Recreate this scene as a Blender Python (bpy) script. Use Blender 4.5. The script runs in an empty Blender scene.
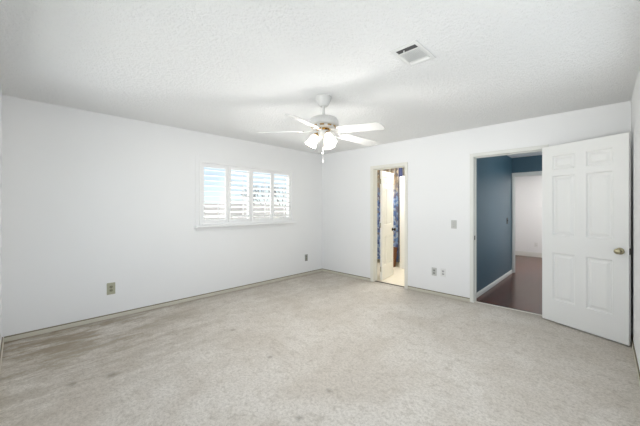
import bpy, bmesh, math, random
from mathutils import Vector, Matrix

random.seed(7)
S = bpy.context.scene
C = S.collection
PI = math.pi
HT = 2.44                     # ceiling height

# ------------------------------------------------------------------ camera
cam_d = bpy.data.cameras.new('camera')
cam = bpy.data.objects.new('camera', cam_d); C.objects.link(cam)
cam_d.sensor_width = 36.0
cam_d.lens = 292.0 * 36.0 / 640.0
cam_d.shift_y = -5.0 / 640.0
cam_d.clip_start = 0.02
cam.location = (4.25, -4.43, 1.325)
cam.rotation_euler = (PI / 2, 0, math.atan2(0.6976, 0.716))
S.camera = cam

# ------------------------------------------------------------------ sky, sun, fill lights, exposure
S.view_settings.view_transform = 'Standard'
S.view_settings.look = 'None'
S.view_settings.gamma = 1.0
S.view_settings.use_curve_mapping = False
S.view_settings.exposure = 0.12

w = bpy.data.worlds.new('sky'); S.world = w
w.use_nodes = True
nt = w.node_tree; nt.nodes.clear()
wo = nt.nodes.new('ShaderNodeOutputWorld')
bgn = nt.nodes.new('ShaderNodeBackground')
sky = nt.nodes.new('ShaderNodeTexSky')
sky.sky_type = 'NISHITA'
sky.sun_disc = False
sky.sun_elevation = math.radians(48)
sky.sun_rotation = math.radians(60)
sky.air_density = .8
sky.ozone_density = 1.0
sky.dust_density = .1
bgn.inputs['Strength'].default_value = 1.0
hz = nt.nodes.new('ShaderNodeVectorMath'); hz.operation = 'SCALE'; hz.inputs['Scale'].default_value = 0.20
hm = nt.nodes.new('ShaderNodeMix'); hm.data_type = 'RGBA'; hm.inputs[0].default_value = 0.72     # a thin bright haze over the blue
hm.inputs[7].default_value = (0.74, 0.83, 0.93, 1)
nt.links.new(sky.outputs[0], hz.inputs[0]); nt.links.new(hz.outputs[0], hm.inputs[6]); nt.links.new(hm.outputs[2], bgn.inputs[0]); nt.links.new(bgn.outputs[0], wo.inputs[0])

def light(name, typ, loc, energy, color=(1, 1, 1), rot=(0, 0, 0), size=1.0, size_y=None, radius=None):
    d = bpy.data.lights.new(name, typ)
    d.energy = energy; d.color = color
    if typ == 'AREA':
        d.shape = 'RECTANGLE'; d.size = size; d.size_y = size_y or size
    elif typ == 'SUN':
        d.angle = radius or 0.01
    else:
        d.shadow_soft_size = radius or 0.05
    o = bpy.data.objects.new(name, d); C.objects.link(o)
    o.location = loc; o.rotation_euler = rot
    return o

light('sun', 'SUN', (0, 0, 20), 7.0, (1, .96, .9), (0, math.radians(-28), 0), radius=0.01)
# added fill panels outside the two added windows behind the camera and the shutters
light('daylight_fill_right', 'AREA', (4.66, -2.70, 1.4), 20, (.965, .985, 1), (PI / 2, 0, PI / 2), 2.8, 1.6)
light('bounce_fill_left', 'AREA', (-2.6, -1.7, -.45), 230, (1, .995, .98), (math.radians(122), 0, -PI / 2), 3.0, 1.4)  # added panel aimed up through the shutters to brighten the ceiling
light('daylight_fill_front', 'AREA', (2.5, -10, 1.8), 85, (.965, .985, 1), (PI / 2, 0, 0), 7, 3)
light('bounce_fill_front', 'AREA', (2.5, -6.5, .35), 51, (.985, .993, 1), (math.radians(112), 0, 0), 4, 1.6)
light('bounce_fill_distant', 'AREA', (2.5, -11, -.6), 240, (.985, .993, 1), (math.radians(102), 0, 0), 7, 1.6)  # added low panel at a shallow angle, brightens the far ceiling
# added lights for the neighbouring rooms: unseen ceiling lamps and a hall fill panel
light('assumed_bathroom_lamp', 'AREA', (1.45, .95, 2.36), 30, (1, .985, .955), (0, 0, 0), .5)  # assumed ceiling lamp, unseen, for the bright bathroom floor
light('daylight_fill_hall', 'AREA', (4.9, 1.5, 1.35), 28, (.92, .97, 1), (PI / 2 + .25, 0, PI / 2), 1.3, 1.3)  # added panel outside the added hall window, brightens the teal wall
light('added_far_room_lamp', 'AREA', (3.6, 4.0, 2.40), 37, (1, .98, .95), (0, 0, 0), .8)  # added unseen lamp that lights the far white wall


# ------------------------------------------------------------------ materials
def lin(c):
    return tuple(((v / 255) / 12.92 if v / 255 <= .04045 else ((v / 255 + .055) / 1.055) ** 2.4) for v in c) + (1.0,)

def mat(name, rgb, rough=.6, metal=0.0, vary=0.0, vscale=6.0, bump=0.0, bscale=200.0, bdist=.002, spec=.5, rgb2=None):
    m = bpy.data.materials.new(name); m.use_nodes = True
    n = m.node_tree.nodes; L = m.node_tree.links
    b = n['Principled BSDF']
    b.inputs['Roughness'].default_value = rough
    b.inputs['Metallic'].default_value = metal
    b.inputs['Specular IOR Level'].default_value = spec
    tc = n.new('ShaderNodeTexCoord')
    nz = n.new('ShaderNodeTexNoise'); nz.inputs['Scale'].default_value = vscale; nz.inputs['Detail'].default_value = 4
    L.new(tc.outputs['Object'], nz.inputs['Vector'])
    mx = n.new('ShaderNodeMix'); mx.data_type = 'RGBA'
    c = lin(rgb)
    mx.inputs[6].default_value = c
    mx.inputs[7].default_value = lin(rgb2) if rgb2 else tuple(v * (1 - vary) for v in c[:3]) + (1,)
    L.new(nz.outputs['Fac'], mx.inputs[0]); L.new(mx.outputs[2], b.inputs['Base Color'])
    if bump:
        bz = n.new('ShaderNodeTexNoise'); bz.inputs['Scale'].default_value = bscale; bz.inputs['Detail'].default_value = 3
        L.new(tc.outputs['Object'], bz.inputs['Vector'])
        bp = n.new('ShaderNodeBump'); bp.inputs['Strength'].default_value = bump; bp.inputs['Distance'].default_value = bdist
        L.new(bz.outputs['Fac'], bp.inputs['Height']); L.new(bp.outputs['Normal'], b.inputs['Normal'])
    return m

M = {}
M['wall'] = mat('white_wall_paint', (238, 238, 238), .75, vary=.02, vscale=1.5, bump=.25, bscale=120, bdist=.002, spec=.2)
M['trim'] = mat('cream_trim_paint', (232, 230, 221), .5, vary=.06, vscale=4)
M['base'] = mat('cream_baseboard_paint', (210, 205, 190), .55, vary=.1, vscale=3)
M['cap'] = mat('dark_tan_strip', (140, 132, 112), .8, vary=.2, vscale=12)
M['jamb'] = mat('white_trim_paint', (224, 224, 219), .45, vary=.03, vscale=4)
M['door'] = mat('white_door_paint', (233, 233, 231), .42, vary=.02, vscale=3)
M['creamdoor'] = mat('cream_door_paint', (244, 242, 234), .45, vary=.03, vscale=3)
M['shutter'] = mat('white_shutter_paint', (240, 240, 240), .4, vary=.02, vscale=3)
M['fanwhite'] = mat('white_fan_enamel', (212, 211, 208), .35, vary=.02, vscale=5)
M['blade'] = mat('white_fan_blade', (216, 215, 212), .45, vary=.03, vscale=5)
M['brass'] = mat('polished_brass', (196, 158, 92), .25, 1.0, vary=.1)
M['oldbrass'] = mat('antique_brass', (170, 162, 134), .28, 1.0, vary=.25, vscale=60)
M['dark'] = mat('dark_metal', (52, 46, 38), .45, .8, vary=.2)
M['black'] = mat('black_hole', (26, 26, 26), .8)
M['duct'] = mat('dark_duct', (74, 74, 74), .8)
M['chain'] = mat('grey_chain', (126, 124, 118), .5)
M['almond'] = mat('almond_plastic', (176, 174, 152), .45, vary=.04)
M['almonddark'] = mat('almond_receptacle', (142, 139, 116), .45, vary=.06)
M['greyplate'] = mat('grey_plastic', (196, 196, 192), .45, vary=.04)
M['greydark'] = mat('grey_receptacle', (150, 150, 146), .45, vary=.04)
M['whiteplate'] = mat('white_plastic', (228, 228, 226), .4, vary=.02)
M['whitemid'] = mat('white_receptacle', (186, 186, 184), .45, vary=.02)
M['slot'] = mat('slot_dark', (70, 66, 58), .6)
M['vent'] = mat('white_vent_enamel', (226, 226, 224), .4, vary=.02)
M['ventslat'] = mat('vent_slat', (238, 238, 236), .5, vary=.02)
M['woodbox'] = mat('brown_wood', (146, 96, 58), .5, vary=.35, vscale=9)
M['bathfloor'] = mat('cream_vinyl', (236, 228, 210), .5, vary=.05)
M['bathwall'] = mat('bathroom_wall_paint', (226, 220, 204), .7, vary=.03)
M['rod'] = mat('chrome', (200, 200, 200), .2, 1.0)
M['grass'] = mat('dry_grass', (176, 172, 150), .95, vscale=2, rgb2=(150, 150, 126))
M['fence'] = mat('weathered_fence', (186, 180, 174), .9, vscale=5, rgb2=(150, 144, 140))
M['brick'] = mat('brick_wall', (168, 156, 150), .9, vscale=8, rgb2=(140, 130, 126))
M['roof'] = mat('grey_shingles', (168, 164, 158), .95, vscale=14, rgb2=(138, 134, 130))
M['bark'] = mat('grey_bark', (110, 100, 92), .95, vscale=10, rgb2=(82, 74, 68))

# popcorn ceiling
def popcorn():
    m = mat('popcorn_ceiling', (248, 248, 247), .9, spec=.1)
    n = m.node_tree.nodes; L = m.node_tree.links; b = n['Principled BSDF']
    tc = n.new('ShaderNodeTexCoord')
    v = n.new('ShaderNodeTexNoise'); v.inputs['Scale'].default_value = 42; v.inputs['Detail'].default_value = 5; v.inputs['Roughness'].default_value = .7
    L.new(tc.outputs['Object'], v.inputs['Vector'])
    rp = n.new('ShaderNodeMapRange'); rp.inputs[1].default_value = .35; rp.inputs[2].default_value = .7
    L.new(v.outputs['Fac'], rp.inputs[0])
    bp = n.new('ShaderNodeBump'); bp.inputs['Strength'].default_value = .68; bp.inputs['Distance'].default_value = .015
    L.new(rp.outputs[0], bp.inputs['Height']); L.new(bp.outputs['Normal'], b.inputs['Normal'])
    return m
M['ceil'] = popcorn()

# worn cut-pile carpet: pile speckle, traffic wear, a dirtier band by the left wall, small stains
def carpet():
    m = bpy.data.materials.new('worn_beige_carpet'); m.use_nodes = True
    n = m.node_tree.nodes; L = m.node_tree.links; b = n['Principled BSDF']
    b.inputs['Roughness'].default_value = 1.0; b.inputs['Specular IOR Level'].default_value = .05
    tc = n.new('ShaderNodeTexCoord'); P = tc.outputs['Object']
    def noise(scale, detail=4, rough=.6, vec=P, dist=0):
        z = n.new('ShaderNodeTexNoise'); z.inputs['Scale'].default_value = scale
        z.inputs['Detail'].default_value = detail; z.inputs['Roughness'].default_value = rough
        z.inputs['Distortion'].default_value = dist
        L.new(vec, z.inputs['Vector']); return z.outputs['Fac']
    def rng(f, a, c, lo=0, hi=1):
        r = n.new('ShaderNodeMapRange'); r.interpolation_type = 'SMOOTHSTEP'
        for i, v_ in enumerate((a, c, lo, hi)): r.inputs[i + 1].default_value = v_
        L.new(f, r.inputs[0]); return r.outputs[0]
    def mix(f, a, c):
        x = n.new('ShaderNodeMix'); x.data_type = 'RGBA'
        L.new(f, x.inputs[0])
        for i, v_ in ((6, a), (7, c)):
            if isinstance(v_, tuple): x.inputs[i].default_value = v_
            else: L.new(v_, x.inputs[i])
        return x.outputs[2]
    def math_(op, a, c):
        x = n.new('ShaderNodeMath'); x.operation = op
        for i, v_ in enumerate((a, c)):
            if isinstance(v_, (int, float)): x.inputs[i].default_value = v_
            else: L.new(v_, x.inputs[i])
        return x.outputs[0]
    sep = n.new('ShaderNodeSeparateXYZ'); L.new(P, sep.inputs[0])
    X, Y = sep.outputs[0], sep.outputs[1]
    mp = n.new('ShaderNodeMapping'); mp.inputs['Scale'].default_value = (2.4, .8, 1); L.new(P, mp.inputs[0])
    col = mix(rng(noise(1.4, 5, .6, dist=.6), .36, .66), lin((219, 214, 206)), lin((206, 199, 189)))
    # dirt, stronger toward the left wall and the near left corner
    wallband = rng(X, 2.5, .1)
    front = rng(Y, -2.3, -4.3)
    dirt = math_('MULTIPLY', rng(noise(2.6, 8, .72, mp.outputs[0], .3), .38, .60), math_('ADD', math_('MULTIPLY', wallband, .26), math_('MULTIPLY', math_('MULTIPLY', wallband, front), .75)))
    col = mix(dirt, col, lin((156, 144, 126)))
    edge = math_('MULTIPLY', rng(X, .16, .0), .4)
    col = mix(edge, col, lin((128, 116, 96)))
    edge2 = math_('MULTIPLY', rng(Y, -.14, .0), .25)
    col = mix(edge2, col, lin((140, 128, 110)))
    # mottled tread marks
    mott = math_('MULTIPLY', rng(noise(11, 6, .75), .48, .70), .5)
    col = mix(mott, col, lin((166, 157, 143)))
    # pile speckle
    sp = math_('MULTIPLY', rng(noise(46, 6, .9), .42, .64), .55)
    col = mix(sp, col, lin((148, 140, 128)))
    for sx, sy, sr in STAINS:
        d = n.new('ShaderNodeVectorMath'); d.operation = 'DISTANCE'; d.inputs[1].default_value = (sx, sy, 0); L.new(P, d.inputs[0])
        jitter = math_('ADD', d.outputs['Value'], math_('MULTIPLY', noise(22), .05))
        st = math_('MULTIPLY', rng(jitter, sr + .035, .02), .5)
        col = mix(st, col, lin((104, 96, 84)))
    L.new(col, b.inputs['Base Color'])
    bp = n.new('ShaderNodeBump'); bp.inputs['Strength'].default_value = .35; bp.inputs['Distance'].default_value = .008
    L.new(math_('ADD', noise(140, 3, .8), math_('MULTIPLY', noise(28, 3, .6), .8)), bp.inputs['Height']); L.new(bp.outputs['Normal'], b.inputs['Normal'])
    return m
STAINS = [(1.36, -2.818, .035), (2.119, -2.88, .03), (2.821, -2.87, .03), (2.869, -3.203, .03), (1.379, -4.158, .04), (1.45, -3.92, .06)]
M['carpet'] = carpet()

def hardwood():
    m = bpy.data.materials.new('dark_hardwood'); m.use_nodes = True
    n = m.node_tree.nodes; L = m.node_tree.links; b = n['Principled BSDF']
    tc = n.new('ShaderNodeTexCoord')
    mp = n.new('ShaderNodeMapping'); mp.inputs['Rotation'].default_value = (0, 0, PI / 2); L.new(tc.outputs['Object'], mp.inputs[0])
    br = n.new('ShaderNodeTexBrick'); br.inputs['Scale'].default_value = 1.0
    br.inputs['Brick Width'].default_value = .9; br.inputs['Row Height'].default_value = .11
    br.inputs['Mortar Size'].default_value = .002
    br.inputs['Color1'].default_value = lin((98, 55, 36)); br.inputs['Color2'].default_value = lin((74, 41, 27)); br.inputs['Mortar'].default_value = lin((30, 20, 18))
    L.new(mp.outputs[0], br.inputs['Vector'])
    L.new(br.outputs['Color'], b.inputs['Base Color'])
    b.inputs['Roughness'].default_value = .2; b.inputs['Specular IOR Level'].default_value = .24
    nz = n.new('ShaderNodeTexNoise'); nz.inputs['Scale'].default_value = 14; L.new(tc.outputs['Object'], nz.inputs['Vector'])
    bp = n.new('ShaderNodeBump'); bp.inputs['Strength'].default_value = .15; bp.inputs['Distance'].default_value = .004
    L.new(nz.outputs['Fac'], bp.inputs['Height']); L.new(bp.outputs['Normal'], b.inputs['Normal'])
    return m
M['wood'] = hardwood()
M['teal'] = mat('teal_wall_paint', (69, 99, 114), .42, vary=.12, vscale=1.2, bump=.2, bscale=90, spec=.5)

def curtain_mat():
    m = bpy.data.materials.new('patterned_curtain_cloth'); m.use_nodes = True
    n = m.node_tree.nodes; L = m.node_tree.links; b = n['Principled BSDF']
    b.inputs['Roughness'].default_value = .7
    tc = n.new('ShaderNodeTexCoord')
    v = n.new('ShaderNodeTexVoronoi'); v.inputs['Scale'].default_value = 16; L.new(tc.outputs['Object'], v.inputs['Vector'])
    s = n.new('ShaderNodeSeparateColor'); L.new(v.outputs['Color'], s.inputs[0])
    def ramp(fac, stops):
        r = n.new('ShaderNodeValToRGB'); e = r.color_ramp.elements
        while len(e) > 1: e.remove(e[-1])
        e[0].position, e[0].color = stops[0][0], lin(stops[0][1])
        for p, c in stops[1:]:
            k = e.new(p); k.color = lin(c)
        L.new(fac, r.inputs[0]); return r.outputs[0]
    top = ramp(s.outputs[0], [(0, (150, 128, 104)), (.4, (190, 172, 146)), (.7, (110, 104, 104)), (1, (206, 196, 176))])
    bot = ramp(s.outputs[1], [(0, (70, 84, 138)), (.35, (120, 150, 196)), (.6, (184, 196, 210)), (.8, (84, 96, 150)), (1, (150, 140, 128))])
    sep = n.new('ShaderNodeSeparateXYZ'); L.new(tc.outputs['Object'], sep.inputs[0])
    nz = n.new('ShaderNodeTexNoise'); nz.inputs['Scale'].default_value = 5; L.new(tc.outputs['Object'], nz.inputs['Vector'])
    ad = n.new('ShaderNodeMath'); ad.operation = 'ADD'; L.new(sep.outputs[2], ad.inputs[0]); L.new(nz.outputs['Fac'], ad.inputs[1])
    mr = n.new('ShaderNodeMapRange'); mr.inputs[1].default_value = 2.1; mr.inputs[2].default_value = 2.35; L.new(ad.outputs[0], mr.inputs[0])
    mx = n.new('ShaderNodeMix'); mx.data_type = 'RGBA'; L.new(mr.outputs[0], mx.inputs[0]); L.new(bot, mx.inputs[6]); L.new(top, mx.inputs[7])
    L.new(mx.outputs[2], b.inputs['Base Color'])
    return m
M['curtain'] = curtain_mat()
M['navy'] = mat('navy_cloth', (58, 66, 104), .8, vscale=30, rgb2=(84, 92, 128))

def glass_mat():
    m = bpy.data.materials.new('window_glass'); m.use_nodes = True
    n = m.node_tree.nodes; L = m.node_tree.links
    n.clear()
    o = n.new('ShaderNodeOutputMaterial'); t = n.new('ShaderNodeBsdfTransparent'); g = n.new('ShaderNodeBsdfGlossy'); mx = n.new('ShaderNodeMixShader')
    g.inputs['Roughness'].default_value = .02; t.inputs[0].default_value = (.97, .98, .98, 1)
    mx.inputs[0].default_value = .05
    L.new(t.outputs[0], mx.inputs[1]); L.new(g.outputs[0], mx.inputs[2]); L.new(mx.outputs[0], o.inputs[0])
    return m
M['glass'] = glass_mat()

def emis(name, rgb, strength, base=(250, 248, 242)):
    m = mat(name, base, .4)
    b = m.node_tree.nodes['Principled BSDF']
    b.inputs['Emission Color'].default_value = lin(rgb); b.inputs['Emission Strength'].default_value = strength
    return m
M['shade'] = emis('lit_frosted_glass', (255, 244, 224), 1.6)
M['bulb'] = emis('lit_bulb', (255, 240, 215), 8)


# ------------------------------------------------------------------ mesh helpers
class MB:
    def __init__(s): s.bm = bmesh.new()
    def box(s, x0, y0, z0, x1, y1, z1, mtx=None, bevel=0):
        r = bmesh.ops.create_cube(s.bm, size=1.0)
        vs = r['verts']
        for v in vs:
            v.co = Vector(((x0 + x1) / 2 + v.co.x * (x1 - x0), (y0 + y1) / 2 + v.co.y * (y1 - y0), (z0 + z1) / 2 + v.co.z * (z1 - z0)))
        if bevel:
            es = list({e for v in vs for e in v.link_edges})
            rb = bmesh.ops.bevel(s.bm, geom=es, offset=bevel, segments=2, affect='EDGES', profile=.5)
            vs = list({v for f in rb['faces'] for v in f.verts} | {v for v in vs if v.is_valid})
        if mtx is not None:
            for v in vs: v.co = mtx @ v.co
        return s
    def quad(s, pts):
        s.bm.faces.new([s.bm.verts.new(p) for p in pts]); return s
    def lathe(s, prof, seg=32, mtx=None, caps=True):
        """prof: list of (radius, z)"""
        rings = []
        for r, z in prof:
            ring = []
            for k in range(seg):
                a = 2 * PI * k / seg
                p = Vector((r * math.cos(a), r * math.sin(a), z))
                ring.append(s.bm.verts.new(mtx @ p if mtx is not None else p))
            rings.append(ring)
        for a, b in zip(rings, rings[1:]):
            for k in range(seg):
                s.bm.faces.new((a[k], a[(k + 1) % seg], b[(k + 1) % seg], b[k]))
        if caps:
            if prof[0][0] > 1e-4: s.bm.faces.new(list(reversed(rings[0])))
            if prof[-1][0] > 1e-4: s.bm.faces.new(rings[-1])
        return s
    def tube(s, pts, r, seg=10):
        pts = [Vector(p) for p in pts]
        rings = []
        for i, p in enumerate(pts):
            t = (pts[min(i + 1, len(pts) - 1)] - pts[max(i - 1, 0)]).normalized()
            u = t.cross(Vector((0, 0, 1)))
            if u.length < 1e-3: u = t.cross(Vector((1, 0, 0)))
            u.normalize(); v = t.cross(u)
            rr = r[i] if isinstance(r, (list, tuple)) else r
            rings.append([s.bm.verts.new(p + (u * math.cos(2 * PI * k / seg) + v * math.sin(2 * PI * k / seg)) * rr) for k in range(seg)])
        for a, b in zip(rings, rings[1:]):
            for k in range(seg):
                s.bm.faces.new((a[k], a[(k + 1) % seg], b[(k + 1) % seg], b[k]))
        s.bm.faces.new(list(reversed(rings[0]))); s.bm.faces.new(rings[-1])
        return s
    def prism(s, outline, z0, z1, mtx=None):
        f = (lambda p: mtx @ Vector(p)) if mtx is not None else Vector
        a = [s.bm.verts.new(f((x, y, z0))) for x, y in outline]
        b = [s.bm.verts.new(f((x, y, z1))) for x, y in outline]
        s.bm.faces.new(list(reversed(a))); s.bm.faces.new(b)
        k = len(outline)
        for i in range(k): s.bm.faces.new((a[i], a[(i + 1) % k], b[(i + 1) % k], b[i]))
        return s
    def build(s, name, m, parent=None, smooth=False, loc=None, weld=True):
        if weld: bmesh.ops.remove_doubles(s.bm, verts=s.bm.verts, dist=1e-5)
        bmesh.ops.recalc_face_normals(s.bm, faces=s.bm.faces)
        me = bpy.data.meshes.new(name); s.bm.to_mesh(me); s.bm.free()
        if smooth:
            me.polygons.foreach_set('use_smooth', [True] * len(me.polygons))
            me.set_sharp_from_angle(angle=math.radians(38))
        me.materials.append(m)
        o = bpy.data.objects.new(name, me); C.objects.link(o)
        if parent is not None: o.parent = parent
        if loc is not None: o.location = loc
        return o

def tag(o, label, cat=None, group=None, kind=None):
    o['label'] = label
    if cat: o['category'] = cat
    if group: o['group'] = group
    if kind: o['kind'] = kind
    return o

def thing(name, label, cat, loc=(0, 0, 0), rz=0, group=None, kind=None):
    o = bpy.data.objects.new(name, None); C.objects.link(o)
    o.empty_display_size = .1
    o.location = loc; o.rotation_euler = (0, 0, rz)
    return tag(o, label, cat, group, kind)

def struct(o, label, cat): return tag(o, label, cat, kind='structure')

def slab(axis, u0, u1, z0, z1, d0, d1, holes=()):
    """a wall running along u ('x' or 'y') from depth d0 to d1, with rectangular holes"""
    us = sorted({u0, u1, *[v for h in holes for v in (h[0], h[1])]})
    zs = sorted({z0, z1, *[v for h in holes for v in (h[2], h[3])]})
    b = MB()
    def solid(i, j):
        if i < 0 or j < 0 or i >= len(us) - 1 or j >= len(zs) - 1: return False
        cu, cz = (us[i] + us[i + 1]) / 2, (zs[j] + zs[j + 1]) / 2
        return not any(h[0] < cu < h[1] and h[2] < cz < h[3] for h in holes)
    P = (lambda u, d, z: (u, d, z)) if axis == 'x' else (lambda u, d, z: (d, u, z))
    for i in range(len(us) - 1):
        for j in range(len(zs) - 1):
            if not solid(i, j): continue
            a, c, e, f = us[i], us[i + 1], zs[j], zs[j + 1]
            for d in (d0, d1): b.quad([P(a, d, e), P(c, d, e), P(c, d, f), P(a, d, f)])
            if not solid(i - 1, j): b.quad([P(a, d0, e), P(a, d1, e), P(a, d1, f), P(a, d0, f)])
            if not solid(i + 1, j): b.quad([P(c, d0, e), P(c, d1, e), P(c, d1, f), P(c, d0, f)])
            if not solid(i, j - 1): b.quad([P(a, d0, e), P(c, d0, e), P(c, d1, e), P(a, d1, e)])
            if not solid(i, j + 1): b.quad([P(a, d0, f), P(c, d0, f), P(c, d1, f), P(a, d1, f)])
    return b

def box(*a, **k): return MB().box(*a, **k)

# ------------------------------------------------------------------ room shell
XR, YF = 4.447, -4.556            # right wall, front (camera side) wall
WIN = (-2.60, -.82, 1.065, 2.020)
D1 = (2.940, 3.725, 2.037)        # clear opening to the hall
D2 = (1.275, 1.885, 2.02)         # clear opening to the bathroom

struct(box(0, YF, -.12, XR, .055, 0).build('floor', M['carpet']), 'worn beige wall to wall carpet of the empty bedroom', 'floor')
struct(box(-.14, YF - .14, HT, XR + .14, .12, HT + .1).build('ceiling', M['ceil']), 'white popcorn textured bedroom ceiling', 'ceiling')
struct(slab('y', YF - .14, .12, -.12, HT, -.14, 0, [WIN]).build('wall_left', M['wall']), 'white bedroom wall with the shuttered window', 'wall')
struct(slab('x', 0, XR, 0, HT, 0, .12, [(D1[0] - .02, D1[1] + .02, -1, D1[2] + .02), (D2[0] - .02, D2[1] + .02, -1, D2[2] + .02)]).build('wall_back', M['wall']),
       'white bedroom wall with the two doorways', 'wall')
W2 = (.85, 4.15, .60, 2.20); W3 = (-4.10, -1.30, .60, 2.20)  # unseen openings added in the front and right walls for even fill light
struct(slab('y', YF - .14, .12, -.12, HT, XR, XR + .14, [W3]).build('wall_right', M['wall']), 'white bedroom wall the open panelled door rests against', 'wall')
struct(slab('x', 0, XR, -.12, HT, YF - .14, YF, [W2]).build('wall_front', M['wall']), 'white bedroom wall at the far left edge of the view', 'wall')

# baseboards with a darker tan strip along the top edge
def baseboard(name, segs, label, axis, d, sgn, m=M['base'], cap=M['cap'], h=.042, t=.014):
    b, c = MB(), MB()
    for a0, a1 in segs:
        lo, hi = sorted((d, d + sgn * t)); lo2, hi2 = sorted((d, d + sgn * .008))
        if axis == 'x':
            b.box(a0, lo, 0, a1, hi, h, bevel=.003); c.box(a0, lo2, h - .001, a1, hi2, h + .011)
        else:
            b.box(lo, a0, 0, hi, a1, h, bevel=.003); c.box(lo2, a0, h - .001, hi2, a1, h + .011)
    o = struct(b.build(name, m), label, 'baseboard')
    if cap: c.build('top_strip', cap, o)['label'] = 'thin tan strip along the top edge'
    return o
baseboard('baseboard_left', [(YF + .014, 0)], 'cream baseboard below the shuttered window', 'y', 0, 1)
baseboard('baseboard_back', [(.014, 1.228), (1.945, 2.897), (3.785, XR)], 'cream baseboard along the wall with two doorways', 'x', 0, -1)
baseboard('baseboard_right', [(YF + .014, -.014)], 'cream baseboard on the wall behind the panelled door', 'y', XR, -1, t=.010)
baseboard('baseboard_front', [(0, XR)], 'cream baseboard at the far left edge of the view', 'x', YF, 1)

# door casings: jamb lining, stops and face casings on both sides
def doorway(name, x0, x1, z1, y0, y1, label, m, cw=.058, front=True, back=True, ct=None):
    ct = ct or cw
    b = MB()
    t = .02
    b.box(x0 - t, y0 - .002, 0, x0, y1 + .002, z1); b.box(x1, y0 - .002, 0, x1 + t, y1 + .002, z1); b.box(x0 - t, y0 - .002, z1, x1 + t, y1 + .002, z1 + t)
    o = struct(b.build(name, m), label, 'door frame')
    s = MB(); ym = (y0 + y1) / 2
    s.box(x0, ym - .01, 0, x0 + .010, ym + .025, z1); s.box(x1 - .010, ym - .01, 0, x1, ym + .025, z1); s.box(x0, ym - .01, z1 - .010, x1, ym + .025, z1)
    s.build('door_stop', m, o)
    for on, d0, d1 in ((front, y0 - .014, y0), (back, y1, y1 + .014)):
        if not on: continue
        for xa, xb, za, zb in ((x0 - cw, x0 - .004, 0, z1 + .004), (x1 + .004, x1 + cw, 0, z1 + .004), (x0 - cw, x1 + cw, z1 + .004, z1 + ct)):
            MB().box(xa, d0, za, xb, d1, zb, bevel=.004).build('casing', m, o)
    return o
f1 = doorway('trim_1', D1[0], D1[1], D1[2], 0, .12, 'white door casing around the wide opening to the dark floored hall', M['jamb'], cw=.050)
sp = box(D1[0] - .0005, .018, .875, D1[0] + .003, .05, .935, bevel=.001).build('strike_plate', M['dark'], f1); sp['label'] = 'small dark metal strike plate'
f2 = doorway('trim_2', D2[0], D2[1], D2[2], 0, .12, 'cream door casing around the narrow opening to the bathroom', M['trim'])

# thresholds
struct(box(D2[0], .045, -.005, D2[1], .075, .008, bevel=.003).build('trim_3', M['dark']), 'thin dark threshold strip under the narrow doorway', 'threshold')
struct(box(D1[0], .045, -.012, D1[1], .07, .006, bevel=.003).build('trim_4', M['trim']), 'pale carpet edge strip under the wide doorway', 'threshold')

# ------------------------------------------------------------------ hall and the room beyond
struct(box(2.79, .055, -.12, 4.5, 2.65, -.004).build('floor_hall', M['wood']), 'dark glossy hardwood floor of the hall', 'floor')
struct(slab('y', .12, 2.70, -.12, 2.42, 2.79, 2.89).build('wall_hall_left', M['teal']), 'teal hall wall seen through the wide doorway', 'wall')
W4 = (.85, 2.15, .7, 2.0)  # unseen opening added in the right hall wall for fill light
struct(slab('y', .12, 2.70, -.12, 2.42, 4.40, 4.5, [W4]).build('wall_hall_right', M['teal']), 'teal hall wall hidden behind the panelled door', 'wall')
struct(slab('x', 2.89, 4.40, -.004, 2.42, 2.60, 2.70, [(2.906, 3.72, -1, 1.992)]).build('wall_hall_back', M['teal']), 'teal hall wall above the inner doorway', 'wall')
struct(box(2.79, .12, 2.35, 4.5, 2.70, 2.47).build('ceiling_hall', M['wall']), 'plain white ceiling of the hall', 'ceiling')
bh = MB(); bh.box(2.89, .136, -.004, 2.904, 2.585, .054, bevel=.003); bh.box(2.89, .136, .053, 2.899, 2.585, .068, bevel=.003)
struct(bh.build('baseboard_hall', M['jamb']), 'tall white baseboard along the teal hall wall', 'baseboard')
doorway('trim_5', 2.926, 3.70, 1.972, 2.60, 2.70, 'white door casing at the end of the teal hall', M['jamb'], cw=.034, ct=.068)
struct(box(1.9, 2.65, -.12, 4.8, 5.33, -.004).build('floor_far', M['wood']), 'hardwood floor of the white room beyond the hall', 'floor')
struct(slab('x', 1.8, 4.9, -.12, 2.44, 5.33, 5.43).build('wall_far_back', M['wall']), 'white wall seen through the inner doorway', 'wall')
struct(slab('y', 2.70, 5.33, -.12, 2.44, 1.8, 1.9).build('wall_far_left', M['wall']), 'white side wall of the room beyond the hall', 'wall')
struct(slab('y', 2.70, 5.33, -.12, 2.44, 4.8, 4.9).build('wall_far_right', M['wall']), 'white side wall of the far room hidden by the door', 'wall')
struct(slab('x', 1.8, 2.79, -.12, 2.44, 2.60, 2.70).build('wall_far_front', M['wall']), 'white near wall of the room beyond the hall', 'wall')
struct(slab('x', 4.5, 4.9, -.12, 2.44, 2.60, 2.70).build('wall_far_near', M['wall']), 'white wall stub beside the hall end', 'wall')
struct(box(1.8, 2.70, 2.44, 4.9, 5.43, 2.54).build('ceiling_far', M['wall']), 'white ceiling of the room beyond the hall', 'ceiling')
bh = MB(); bh.box(1.9, 5.314, -.004, 4.8, 5.33, .10, bevel=.003); bh.box(1.9, 5.32, .098, 4.8, 5.33, .12, bevel=.003)
struct(bh.build('baseboard_far', M['jamb']), 'tall white baseboard at the foot of the far white wall', 'baseboard')

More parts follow.
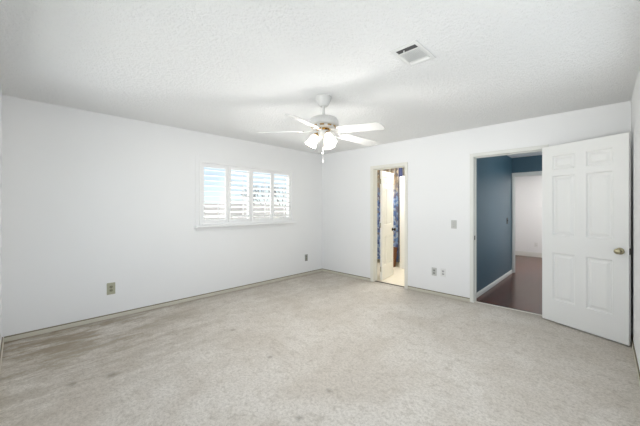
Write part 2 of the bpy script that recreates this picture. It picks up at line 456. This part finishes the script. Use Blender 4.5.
# ------------------------------------------------------------------ bathroom shell
struct(box(.1, .055, -.12, 2.5, 2.3, -.004).build('floor_bathroom', M['bathfloor']), 'bright cream floor inside the narrow doorway', 'floor')
struct(slab('x', .0, 2.6, -.12, 2.44, 2.3, 2.4).build('wall_bathroom_back', M['bathwall']), 'cream back wall of the bathroom', 'wall')
struct(slab('y', .12, 2.3, -.12, 2.44, 0, .1).build('wall_bathroom_left', M['bathwall']), 'cream bathroom wall behind the patterned curtain', 'wall')
struct(slab('y', .12, 2.3, -.12, 2.44, 2.5, 2.6).build('wall_bathroom_right', M['bathwall']), 'cream bathroom wall hidden right of the narrow doorway', 'wall')
struct(box(0, .12, 2.44, 2.6, 2.4, 2.54).build('ceiling_bathroom', M['wall']), 'white ceiling of the bathroom', 'ceiling')
# white partition end beside the curtain
struct(box(1.005, 1.42, -.004, 1.40, 1.52, 2.02, bevel=.004).build('trim_6', M['creamdoor']), 'pale partition end right of the blue curtain in the bathroom', 'partition')

# ------------------------------------------------------------------ window with its sill
def window(name, u0, u1, z0, z1, plane, label, mull, sgn):
    """window in a wall along y (plane = x of the glass)"""
    b = MB(); t = .035
    b.box(plane - .025, u0, z0, plane + .025, u0 + t, z1); b.box(plane - .025, u1 - t, z0, plane + .025, u1, z1)
    b.box(plane - .025, u0, z0, plane + .025, u1, z0 + t); b.box(plane - .025, u0, z1 - t, plane + .025, u1, z1)
    for mu in mull: b.box(plane - .02, mu - .022, z0, plane + .02, mu + .022, z1)
    o = struct(b.build(name, M['shutter']), label, 'window')
    e = [u0 + t] + [x for mu in mull for x in (mu - .022, mu + .022)] + [u1 - t]
    for a, c in zip(e[::2], e[1::2]):
        box(plane - .003, a, z0 + t, plane + .003, c, z1 - t).build('pane', M['glass'], o)
    return o
w1 = window('window_1', WIN[0], WIN[1], WIN[2], WIN[3], -.105, 'white framed window behind the plantation shutters', [(WIN[0] + WIN[1]) / 2], 1)
sl = MB(); sl.box(-.08, WIN[0] - .07, WIN[2] - .028, .070, WIN[1] + .055, WIN[2], bevel=.006)
s_ = sl.build('sill', M['shutter'], w1)
box(0, WIN[0] - .05, WIN[2] - .075, .016, WIN[1] + .035, WIN[2] - .028, bevel=.003).build('apron', M['wall'], w1)
cs = MB()
for a_, c_ in ((WIN[0] - .058, WIN[0]), (WIN[1], WIN[1] + .045)): cs.box(0, a_, WIN[2], (.006), c_, WIN[3] + .09, bevel=.002)
cs.box(0, WIN[0], WIN[3], .006, WIN[1], WIN[3] + .09, bevel=.002)
cs.build('casing', M['wall'], w1)
window('added_window_2', W3[0], W3[1], W3[2], W3[3], XR + .10, 'unseen window added in the right wall behind the viewer for fill light', [sum(W3[:2]) / 2], 1)
window('added_window_4', W4[0], W4[1], W4[2], W4[3], 4.46, 'unseen hall window added behind the open panelled door for fill light', [sum(W4[:2]) / 2], 1)  # added window, lets the hall fill panel shine in
def window_x(name, u0, u1, z0, z1, plane, label):
    b = MB(); t = .035
    b.box(u0, plane - .025, z0, u0 + t, plane + .025, z1); b.box(u1 - t, plane - .025, z0, u1, plane + .025, z1)
    b.box(u0, plane - .025, z0, u1, plane + .025, z0 + t); b.box(u0, plane - .025, z1 - t, u1, plane + .025, z1)
    o = struct(b.build(name, M['shutter']), label, 'window')
    box(u0 + t, plane - .003, z0 + t, u1 - t, plane + .003, z1 - t).build('pane', M['glass'], o)
window_x('added_window_3', W2[0], W2[1], W2[2], W2[3], YF - .10, 'unseen window added in the front wall behind the viewer for fill light')

# ------------------------------------------------------------------ plantation shutters
sh = thing('plantation_shutters', 'white four panel plantation shutters with wide louvres in the window', 'shutters', (0, (WIN[0] + WIN[1]) / 2, WIN[2]))
oy, oz = (WIN[0] + WIN[1]) / 2, WIN[2]
fr = MB()
y0, y1, z0, z1 = WIN[0] - oy, WIN[1] - oy, .0, WIN[3] - oz
FW = .035
fr.box(-.03, y0, z0, .012, y0 + FW, z1, bevel=.003); fr.box(-.03, y1 - FW, z0, .012, y1, z1, bevel=.003)
fr.box(-.03, y0 + FW, z0, .012, y1 - FW, z0 + .03, bevel=.003); fr.box(-.03, y0 + FW, z1 - .028, .012, y1 - FW, z1, bevel=.003)
fr.build('frame', M['shutter'], sh)
OPEN = [(-2.530, -2.185), (-2.094, -1.766), (-1.685, -1.320), (-1.251, -.903)]
edges = [WIN[0] + FW + .001]
for (a, c), (d, e) in zip(OPEN, OPEN[1:]): edges.append((c + d) / 2)
edges.append(WIN[1] - FW - .001)
pz0, pz1 = .032, z1 - .030
LZ0, LZ1 = 1.150 - oz, 1.935 - oz
NL = 10; pitch = (LZ1 - LZ0) / NL
for k, (a, c) in enumerate(OPEN):
    e0, e1 = edges[k] - oy + .002, edges[k + 1] - oy - .002
    a, c = a - oy, c - oy
    b = MB()
    b.box(-.026, e0, pz0, .003, a, pz1, bevel=.003); b.box(-.026, c, pz0, .003, e1, pz1, bevel=.003)
    b.box(-.025, a, pz0, .002, c, LZ0, bevel=.002); b.box(-.025, a, LZ1, .002, c, pz1, bevel=.002)
    p = b.build('panel', M['shutter'], sh)
    p['label'] = ['leftmost panel, its upper louvres level and open', 'panel second from the left', 'panel second from the right', 'rightmost panel'][k]
    for i in range(NL):
        zc = LZ0 + (i + .5) * pitch
        ang = math.radians(4.0) if (k == 0 and i > 2) else math.radians((20, -20, -18, -22)[k])
        pr = []
        for q in range(16):
            th = 2 * PI * q / 16
            pr.append((.043 * math.cos(th), .0055 * math.sin(th)))
        rot = Matrix.Translation((-.0115, 0, zc)) @ Matrix.Rotation(ang, 4, 'Y')
        # the louvre's section lies in x-z; extrude along y
        m3 = rot @ Matrix(((1, 0, 0, 0), (0, 0, 1, 0), (0, 1, 0, 0), (0, 0, 0, 1)))
        MB().prism(pr, a + .0015, c - .0015, m3).build('louvre', M['shutter'], p, smooth=True)
    yc = (a + c) / 2 + .03
    for za, zb in (((LZ0 + .03, LZ0 + 3 * pitch),) if k == 0 else ((LZ0 + .03, LZ1 - .03),)):
        box(.030, yc - .006, za, .042, yc + .006, zb, bevel=.002).build('tilt_rod', M['shutter'], p)

# ------------------------------------------------------------------ six-panel door leaf
def panel_leaf(width, height, thick, cols, rows, mtx_front=None):
    """a leaf in local x (0..width), z (0..height), thickness from y=-thick (front face) to 0"""
    b = MB()
    def face(y, s):
        xs = sorted({0, width, *[v for c in cols for v in c]}); zs = sorted({0, height, *[v for r in rows for v in r]})
        for i in range(len(xs) - 1):
            for j in range(len(zs) - 1):
                if (xs[i], xs[i + 1]) in cols and (zs[j], zs[j + 1]) in rows:
                    rings = []
                    for ins, dep in ((0, 0), (.004, .005), (.011, .0155), (.026, .0155), (.048, .004)):
                        rings.append([(xs[i] + ins, zs[j] + ins, dep), (xs[i + 1] - ins, zs[j] + ins, dep), (xs[i + 1] - ins, zs[j + 1] - ins, dep), (xs[i] + ins, zs[j + 1] - ins, dep)])
                    for r0, r1 in zip(rings, rings[1:]):
                        for q in range(4):
                            b.quad([(pt[0], y + s * pt[2], pt[1]) for pt in (r0[q], r0[(q + 1) % 4], r1[(q + 1) % 4], r1[q])])
                    b.quad([(pt[0], y + s * pt[2], pt[1]) for pt in rings[-1]])
                else:
                    b.quad([(xs[i], y, zs[j]), (xs[i + 1], y, zs[j]), (xs[i + 1], y, zs[j + 1]), (xs[i], y, zs[j + 1])])
    face(-thick, 1); face(0, -1)
    for x in (0, width): b.quad([(x, -thick, 0), (x, 0, 0), (x, 0, height), (x, -thick, height)])
    for z in (0, height): b.quad([(0, -thick, z), (width, -thick, z), (width, 0, z), (0, 0, z)])
    return b

def knob(x, z, y, s, parent, m):
    prof = [(.0, 0), (.032, 0), (.033, .004), (.028, .009), (.014, .012), (.012, .028), (.018, .034), (.026, .042), (.028, .052), (.024, .062), (.012, .068), (.0, .069)]
    mt = Matrix.Translation((x, y, z)) @ Matrix.Rotation(PI / 2 * s, 4, 'X')
    return MB().lathe(prof, 28, mt, caps=False).build('door_knob', m, parent, smooth=True)

def hinges(parent, zs, y, x=0.0):
    for z in zs:
        MB().lathe([(.0, -.045), (.007, -.045), (.007, .045), (.0, .045)], 12, Matrix.Translation((x, y, z)), caps=False).build('hinge', M['oldbrass'], parent, smooth=True)

LW, LH = .768, 2.030
ang1 = math.atan2(-.312, .690)
d1 = thing('door_1', 'white six panel door swung open against the right wall, with a brass knob', 'door', (3.731, -.045, .014), ang1, kind='structure')
cols = [(.110, .330), (.430, .648)]; rows = [(.250, .795), (1.000, 1.682), (1.750, 1.912)]
panel_leaf(LW, LH, .035, cols, rows).build('leaf', M['door'], d1)
kb = knob(LW - .062, .893, -.035, 1, d1, M['oldbrass']); kb['label'] = 'antique brass door knob'
knob(LW - .062, .893, 0, -1, d1, M['oldbrass'])
box(LW - .0005, -.029, .865, LW + .002, -.006, .925).build('latch_plate', M['dark'], d1)['label'] = 'dark metal latch plate on the free edge'
hinges(d1, (.2, 1.0, 1.83), .004, -.004)

d2 = thing('door_2', 'cream six panel door standing open inside the narrow bathroom doorway', 'door', (1.312, .165, .010), math.radians(100), kind='structure')
panel_leaf(.575, 2.0, .035, [(.085, .255), (.325, .49)], [(.25, .80), (1.0, 1.68), (1.745, 1.90)]).build('leaf', M['creamdoor'], d2)
knob(.52, .895, -.035, 1, d2, M['dark']); knob(.52, .895, 0, -1, d2, M['dark'])
hinges(d2, (.2, 1.0, 1.80), -.012, -.012)

# ------------------------------------------------------------------ wall plates
def plate(name, label, cat, loc, rz, w_, h_, pm, rm, kind, group=None):
    """local: x along the wall, y out of the wall toward the room is -y, z up; origin at plate centre on the wall"""
    t = thing(name, label, cat, loc, rz, group)
    box(-w_ / 2, -.006, -h_ / 2, w_ / 2, 0, h_ / 2, bevel=.0025).build('cover_plate', pm, t)
    if kind == 'outlet':
        for z in (-.021, .021):
            pts = [(.0165 * math.copysign(min(1, abs(math.cos(a)) * 1.25), math.cos(a)), .0145 * math.sin(a)) for a in [2 * PI * k / 24 for k in range(24)]]
            m3 = Matrix.Translation((0, 0, z)) @ Matrix(((1, 0, 0, 0), (0, 0, 1, 0), (0, 1, 0, 0), (0, 0, 0, 1)))
            r = MB().prism(pts, -.0085, -.006, m3).build('receptacle', rm, t)
            sm = MB()
            sm.box(-.0085, -.0091, z - .004, -.0055, -.0084, z + .007); sm.box(.0055, -.0091, z - .004, .0085, -.0084, z + .006); sm.box(-.002, -.0091, z - .010, .002, -.0084, z - .006)
            sm.build('slots', M['slot'], r)
        MB().lathe([(.0, 0), (.003, 0), (.003, .0012), (.0, .0016)], 10, Matrix.Translation((0, -.006, 0)) @ Matrix.Rotation(PI / 2, 4, 'X'), caps=False).build('screw', M['slot'], t)
    elif kind == 'switch':
        box(-.006, -.0075, -.013, .006, -.006, .013).build('toggle_surround', rm, t)
        b = MB().box(-.0045, -.020, -.004, .0045, -.006, .006, Matrix.Rotation(math.radians(-20), 4, 'X'), bevel=.001).build('toggle', rm, t)
        for z in (-.030, .030):
            MB().lathe([(.0, 0), (.003, 0), (.003, .0012), (.0, .0016)], 10, Matrix.Translation((0, -.006, z)) @ Matrix.Rotation(PI / 2, 4, 'X'), caps=False).build('screw', M['slot'], t)
    elif kind == 'jack':
        box(-.013, -.008, -.013, .013, -.006, .013, bevel=.001).build('jack_block', rm, t)
        box(-.006, -.0086, -.006, .006, -.0079, .005).build('jack_hole', M['slot'], t)
        for z in (-.034, .034):
            MB().lathe([(.0, 0), (.0045, 0), (.0045, .0012), (.0, .0016)], 10, Matrix.Translation((0, -.006, z)) @ Matrix.Rotation(PI / 2, 4, 'X'), caps=False).build('screw', rm, t)
    return t
RZL = PI / 2         # on the left wall the plate faces +x
plate('wall_outlet', 'almond outlet low on the left wall, nearest the left edge of the view', 'outlet', (0, -3.669, .357), RZL, .085, .140, M['almond'], M['almonddark'], 'outlet')
plate('wall_outlet', 'grey outlet low on the window wall close to the room corner', 'outlet', (0, -.462, .337), RZL, .074, .130, M['greydark'], M['almonddark'], 'outlet')
plate('wall_outlet', 'grey outlet low between the two doorways, left of the white outlet', 'outlet', (2.380, 0, .350), 0, .078, .122, M['greyplate'], M['greydark'], 'outlet')
plate('wall_outlet', 'white outlet low between the two doorways, right of the grey outlet', 'outlet', (2.516, 0, .355), 0, .076, .122, M['whiteplate'], M['whitemid'], 'outlet')
plate('light_switch', 'pale grey light switch beside the casing of the wide doorway', 'light switch', (2.672, 0, 1.085), 0, .078, .122, M['greyplate'], M['whitemid'], 'switch')
plate('light_switch', 'dark light switch on the teal hall wall near the inner doorway', 'light switch', (2.89, 2.19, 1.075), RZL, .072, .118, M['dark'], M['black'], 'switch')
plate('wall_outlet', 'white outlet low on the far white wall beyond the hall', 'outlet', (2.92, 5.33, .325), 0, .078, .122, M['whiteplate'], M['whiteplate'], 'outlet')

# ------------------------------------------------------------------ ceiling vent
vx0, vx1, vy0, vy1 = 3.156, 3.358, -2.600, -2.285
cv = thing('ceiling_vent', 'white rectangular ceiling air vent with a dark slot at one end', 'vent', ((vx0 + vx1) / 2, (vy0 + vy1) / 2, HT))
hx, hy = (vx1 - vx0) / 2, (vy1 - vy0) / 2
ix, iy = hx - .028, hy - .036
fb = MB()
for (xa, ya, xb, yb) in ((-hx, -hy, hx, -iy), (-hx, iy, hx, hy), (-hx, -iy, -ix, iy), (ix, -iy, hx, iy)):
    fb.box(xa, ya, -.006, xb, yb, -.001, bevel=.002)
fb.build('frame', M['vent'], cv)
box(-ix - .002, -iy - .002, -.003, ix + .002, iy + .002, -.001).build('duct_opening', M['duct'], cv)['label'] = 'dark duct opening'
ds = -iy + .054; es = iy - .036
for ya in (ds, es):
    box(-ix, ya - .006, -.011, ix, ya + .006, -.003).build('crossbar', M['vent'], cv)
box(-ix, ds + .006, -.0045, ix, es - .006, -.0032).build('damper', M['ventslat'], cv)
n_sl = 13
for i in range(n_sl):
    x = -ix + (i + .5) * 2 * ix / n_sl
    MB().box(-.0045, ds + .006, -.0006, .0045, es - .006, .0006, Matrix.Translation((x, 0, -.0085)) @ Matrix.Rotation(math.radians(35), 4, 'Y')).build('slat', M['vent'], cv)
for i in range(3):
    y = es + .009 + i * .010
    MB().box(-ix, -.0055, -.0006, ix, .0055, .0006, Matrix.Translation((0, y, -.0085)) @ Matrix.Rotation(math.radians(-28), 4, 'X')).build('slat', M['ventslat'], cv)
MB().box(-.004, -.003, -.020, .004, .003, -.006, Matrix.Translation((-.020, -iy + .022, 0)), bevel=.001).build('damper_lever', M['vent'], cv)

# ------------------------------------------------------------------ ceiling fan
FX, FY = 2.223, -2.297
fan = thing('ceiling_fan', 'white five blade ceiling fan with brass fittings and three lit glass shades', 'ceiling fan', (FX, FY, HT))
camyaw = math.atan2(.6976, .716)         # angles below were read off the photo from the viewer's right; turn them into the room
Z = lambda z: z - HT
MB().lathe([(.0, 0), (.082, 0), (.084, -.008), (.080, -.016), (.066, -.05), (.050, -.080), (.036, -.094), (.0, -.094)], 40, caps=False).build('canopy', M['fanwhite'], fan, smooth=True)
MB().lathe([(.013, -.09), (.013, -.215)], 20).build('downrod', M['fanwhite'], fan, smooth=True)
hs = MB().lathe([(.0, Z(2.258)), (.030, Z(2.258)), (.034, Z(2.246)), (.090, Z(2.240)), (.132, Z(2.222)), (.150, Z(2.196)), (.152, Z(2.160)), (.146, Z(2.150)), (.0, Z(2.150))], 48, caps=False).build('motor_housing', M['fanwhite'], fan, smooth=True)
MB().lathe([(.0, Z(2.151)), (.118, Z(2.151)), (.122, Z(2.142)), (.112, Z(2.126)), (.070, Z(2.120)), (.0, Z(2.120))], 40, caps=False).build('lower_cover', M['fanwhite'], hs, smooth=True)
for k in range(10):
    a = 2 * PI * (k + .5) / 10
    MB().box(-.006, -.020, -.006, .006, .020, .006, Matrix.Rotation(a, 4, 'Z') @ Matrix.Translation((.1185, 0, Z(2.138))), bevel=.002).build('vent_trim', M['brass'], hs)
MB().lathe([(.0, Z(2.121)), (.068, Z(2.121)), (.072, Z(2.112)), (.060, Z(2.100)), (.0, Z(2.100))], 32, caps=False).build('brass_ring', M['brass'], fan, smooth=True)
MB().lathe([(.0, Z(2.101)), (.058, Z(2.101)), (.062, Z(2.085)), (.054, Z(2.058)), (.030, Z(2.044)), (.012, Z(2.036)), (.0, Z(2.034))], 32, caps=False).build('switch_housing', M['fanwhite'], fan, smooth=True)
ZB = Z(2.100)
LEAN = Matrix.Translation((0, 0, ZB)) @ Matrix.Rotation(.055, 4, Vector((-.698, .7165, 0))) @ Matrix.Rotation(.02, 4, Vector((.7165, .698, 0)))
def blade_outline():
    r0, r1 = .205, .678
    pts = [(r0, -.050), (r0 + .05, -.056), (r1 - .05, -.068), (r1 - .022, -.062), (r1, -.036), (r1, .036), (r1 - .022, .062), (r1 - .05, .068), (r0 + .05, .056), (r0, .050)]
    return pts
BLADE_A = [174, 246, 318, 30, 102]
for deg in BLADE_A:
    a = math.radians(deg) + camyaw
    m = LEAN @ Matrix.Rotation(a, 4, 'Z') @ Matrix.Rotation(math.radians(3.0), 4, 'Y') @ Matrix.Rotation(math.radians(-14), 4, 'X')
    bl = MB().prism(blade_outline(), -.003, .003, m).build('blade', M['blade'], fan)
    ir = MB()
    # forked iron: two curved arms from the hub to a plate under the blade
    for s in (-1, 1):
        ir.tube([m @ Vector(p) for p in ((.085, s * .012, .018), (.12, s * .030, .004), (.16, s * .034, -.010), (.20, s * .022, -.010), (.235, s * .010, -.007))], .006, 8)
    ir.prism([(.200, -.030), (.245, -.036), (.285, 0), (.245, .036), (.200, .030), (.212, 0)], -.008, -.0032, m)
    ob = ir.build('blade_iron', M['fanwhite'], fan, smooth=True)
    for px, py in ((.222, -.020), (.222, .020), (.262, 0)):
        MB().lathe([(.0, -.0035), (.005, -.0035), (.005, 0), (.0, 0)], 10, m @ Matrix.Translation((px, py, -.0078)), caps=False).build('screw', M['brass'], ob)
# lamps
for deg in (184, 300, 62):
    a = math.radians(deg) + camyaw
    R = Matrix.Rotation(a, 4, 'Z')
    tilt = math.radians(29)
    arm = MB().tube([R @ Vector(p) for p in ((.045, 0, Z(2.078)), (.058, 0, Z(2.082)), (.068, 0, Z(2.074)), (.073, 0, Z(2.060)))], .008, 10).build('lamp_arm', M['brass'], fan, smooth=True)
    T = R @ Matrix.Translation((.072, 0, Z(2.066))) @ Matrix.Rotation(-tilt, 4, 'Y')
    MB().lathe([(.0, .004), (.022, .004), (.026, -.006), (.026, -.020), (.0, -.020)], 24, T, caps=False).build('socket_cup', M['brass'], arm, smooth=True)
    prof = [(.024, -.010), (.034, -.022), (.042, -.045), (.047, -.075), (.052, -.103), (.060, -.124), (.0585, -.125), (.050, -.103), (.045, -.075), (.040, -.045), (.032, -.023), (.022, -.012)]
    shd = MB().lathe(prof, 32, T, caps=False).build('lamp_shade', M['shade'], fan, smooth=True)
    MB().lathe([(.0, -.020), (.012, -.022), (.014, -.04), (.024, -.062), (.026, -.078), (.018, -.094), (.0, -.100)], 20, T, caps=False).build('bulb', M['bulb'], shd, smooth=True)
    p = T @ Vector((0, 0, -.150))
    light('fan_lamp', 'POINT', (FX + p.x, FY + p.y, HT + p.z), 11.4, (1, .98, .955), radius=.05)
# pull chains
for deg, ln, r0 in ((262, .325, .050), (100, .20, .046)):
    a = math.radians(deg) + camyaw
    x, y = r0 * math.cos(a), r0 * math.sin(a)
    ch = MB().tube([(x, y, Z(2.062)), (x, y, Z(2.062 - ln * .82))], .0008, 8).build('pull_chain', M['chain'], fan, smooth=True)
    zt = Z(2.062 - ln * .82)
    MB().lathe([(.0, .040), (.0035, .036), (.0035, .028), (.001, .024), (.001, .0), (.003, -.001), (.0065, -.006), (.0075, -.012), (.0065, -.018), (.0, -.022)], 16, Matrix.Translation((x, y, zt)), caps=False).build('pull_knob', M['fanwhite'], ch, smooth=True)

# ------------------------------------------------------------------ bathroom contents
def curtain(name, x0, x1, y, z0, z1, amp, waves, m, label):
    b = MB(); nx, nz = 90, 14
    g = []
    for side in (0, 1):
        for j in range(nz + 1):
            row = []
            z = z0 + (z1 - z0) * j / nz
            for i in range(nx + 1):
                u = i / nx
                yy = y + amp * math.sin(2 * PI * waves * u + .4 * math.sin(3 * u)) * (1 - .35 * j / nz) + side * .003
                row.append(b.bm.verts.new((x0 + (x1 - x0) * u, yy, z)))
            g.append(row)
    n2 = nz + 1
    for s in (0, 1):
        for j in range(nz):
            for i in range(nx):
                b.bm.faces.new((g[s * n2 + j][i], g[s * n2 + j][i + 1], g[s * n2 + j + 1][i + 1], g[s * n2 + j + 1][i]))
    for j in range(nz):
        for i in (0, nx): b.bm.faces.new((g[j][i], g[j + 1][i], g[n2 + j + 1][i], g[n2 + j][i]))
    for i in range(nx):
        for j in (0, nz): b.bm.faces.new((g[j][i], g[j][i + 1], g[n2 + j][i + 1], g[n2 + j][i]))
    return tag(b.build(name, m, smooth=True), label, 'curtain')
curtain('shower_curtain', .12, .895, 1.56, .10, 2.262, .024, 7, M['curtain'], 'patterned tan and blue shower curtain in the bathroom behind the cream door')
curtain('shower_liner', .905, .995, 1.56, .10, 2.262, .018, 2, M['navy'], 'narrow dark blue curtain beside the pale partition in the bathroom')
rd = tag(MB().tube([(.10, 1.56, 2.28), (2.50, 1.56, 2.28)], .012, 12).build('curtain_rod', M['rod'], smooth=True), 'metal curtain rod above the patterned bathroom curtain', 'curtain rod')
bx_ = thing('wooden_bin', 'small brown wooden bin on the bathroom floor before the curtain', 'bin', (.80, 1.43, -.004))
bb = MB(); H_ = .44
for s in range(4):
    rot = Matrix.Rotation(s * PI / 2, 4, 'Z')
    pts = [(-.066, -.066, .012), (.066, -.066, .012), (.096, -.096, H_), (-.096, -.096, H_)]
    inn = [(-.056, -.056, .012), (.056, -.056, .012), (.086, -.086, H_), (-.086, -.086, H_)]
    o_ = [rot @ Vector(p) for p in pts]; i_ = [rot @ Vector(p) for p in inn]
    bb.quad(o_); bb.quad(i_); bb.quad([o_[2], o_[3], i_[3], i_[2]])
bb.build('body', M['woodbox'], bx_)
box(-.066, -.066, 0, .066, .066, .014).build('bottom', M['woodbox'], bx_)

# ------------------------------------------------------------------ outside the window
struct(box(-70, -40, -2.75, -.6, 50, -2.6).build('ground_outside', M['grass']), 'dull lawn outside the shuttered window', 'ground')
fe = thing('yard_fence', 'weathered board fence beyond the shuttered window', 'fence', (-9, 0, -2.6))
fm = MB()
for i in range(70):
    y = -6 + i * .26
    fm.box(-.012, y, 0, .012, y + .25, 1.75 + .02 * math.sin(i * 2.1))
fm.build('boards', M['fence'], fe)
for z in (.3, 1.3): box(-.07, -6, z, -.012, 12.1, z + .09).build('rail', M['fence'], fe)
def house(y, x, w_, dpt, label):
    h = thing('neighbour_house', label, 'house', (x, y, -2.6))
    box(-dpt, 0, 0, 0, w_, 2.5).build('walls', M['brick'], h)
    b = MB()
    e = .4
    A = [(-dpt - e, -e, 2.45), (e, -e, 2.45), (e, w_ + e, 2.45), (-dpt - e, w_ + e, 2.45)]
    r0, r1 = (-dpt / 2, dpt * .45, 4.3), (-dpt / 2, w_ - dpt * .45, 4.3)
    b.quad(A); b.quad([A[1], A[2], r1, r0]); b.quad([A[3], A[0], r0, r1]); b.bm.faces.new([b.bm.verts.new(p) for p in (A[0], A[1], r0)]); b.bm.faces.new([b.bm.verts.new(p) for p in (A[2], A[3], r1)])
    b.build('roof', M['roof'], h)
house(3.5, -17, 14, 7, 'brick house with a grey hipped roof seen through the right hand shutters')
house(-11.0, -24, 11, 8, 'low house with a grey roof seen through the leftmost shutter panel')
def tree(x, y, h, label, seed):
    rnd = random.Random(seed)
    t = thing('bare_tree', label, 'tree', (x, y, -2.6), group='bare trees outside the window')
    MB().tube([(0, 0, 0), (.05, .03, h * .25), (.0, .0, h * .5)], [.14, .11, .08], 8).build('trunk', M['bark'], t, smooth=True)
    b = MB()
    def grow(p, d, L_, r, n):
        q = p + d * L_
        b.tube([p, (p + q) / 2 + Vector((rnd.uniform(-1, 1), rnd.uniform(-1, 1), 0)) * L_ * .06, q], [r, r * .8, r * .6], 5)
        if n == 0: return
        for _ in range(3):
            nd = (d + Vector((rnd.uniform(-1, 1), rnd.uniform(-1, 1), rnd.uniform(-.2, .7))) * .8).normalized()
            grow(q, nd, L_ * rnd.uniform(.62, .8), r * .6, n - 1)
    for _ in range(4):
        d = Vector((rnd.uniform(-1, 1), rnd.uniform(-1, 1), .9)).normalized()
        grow(Vector((0, 0, h * .42)), d, h * .22, .06, 4)
    b.build('branches', M['bark'], t)
tree(-30, 19.4, 7.4, 'bare branching tree seen through the third shutter panel', 3)
tree(-40, 30.6, 8.4, 'bare branching tree seen through the rightmost shutter panel', 5)
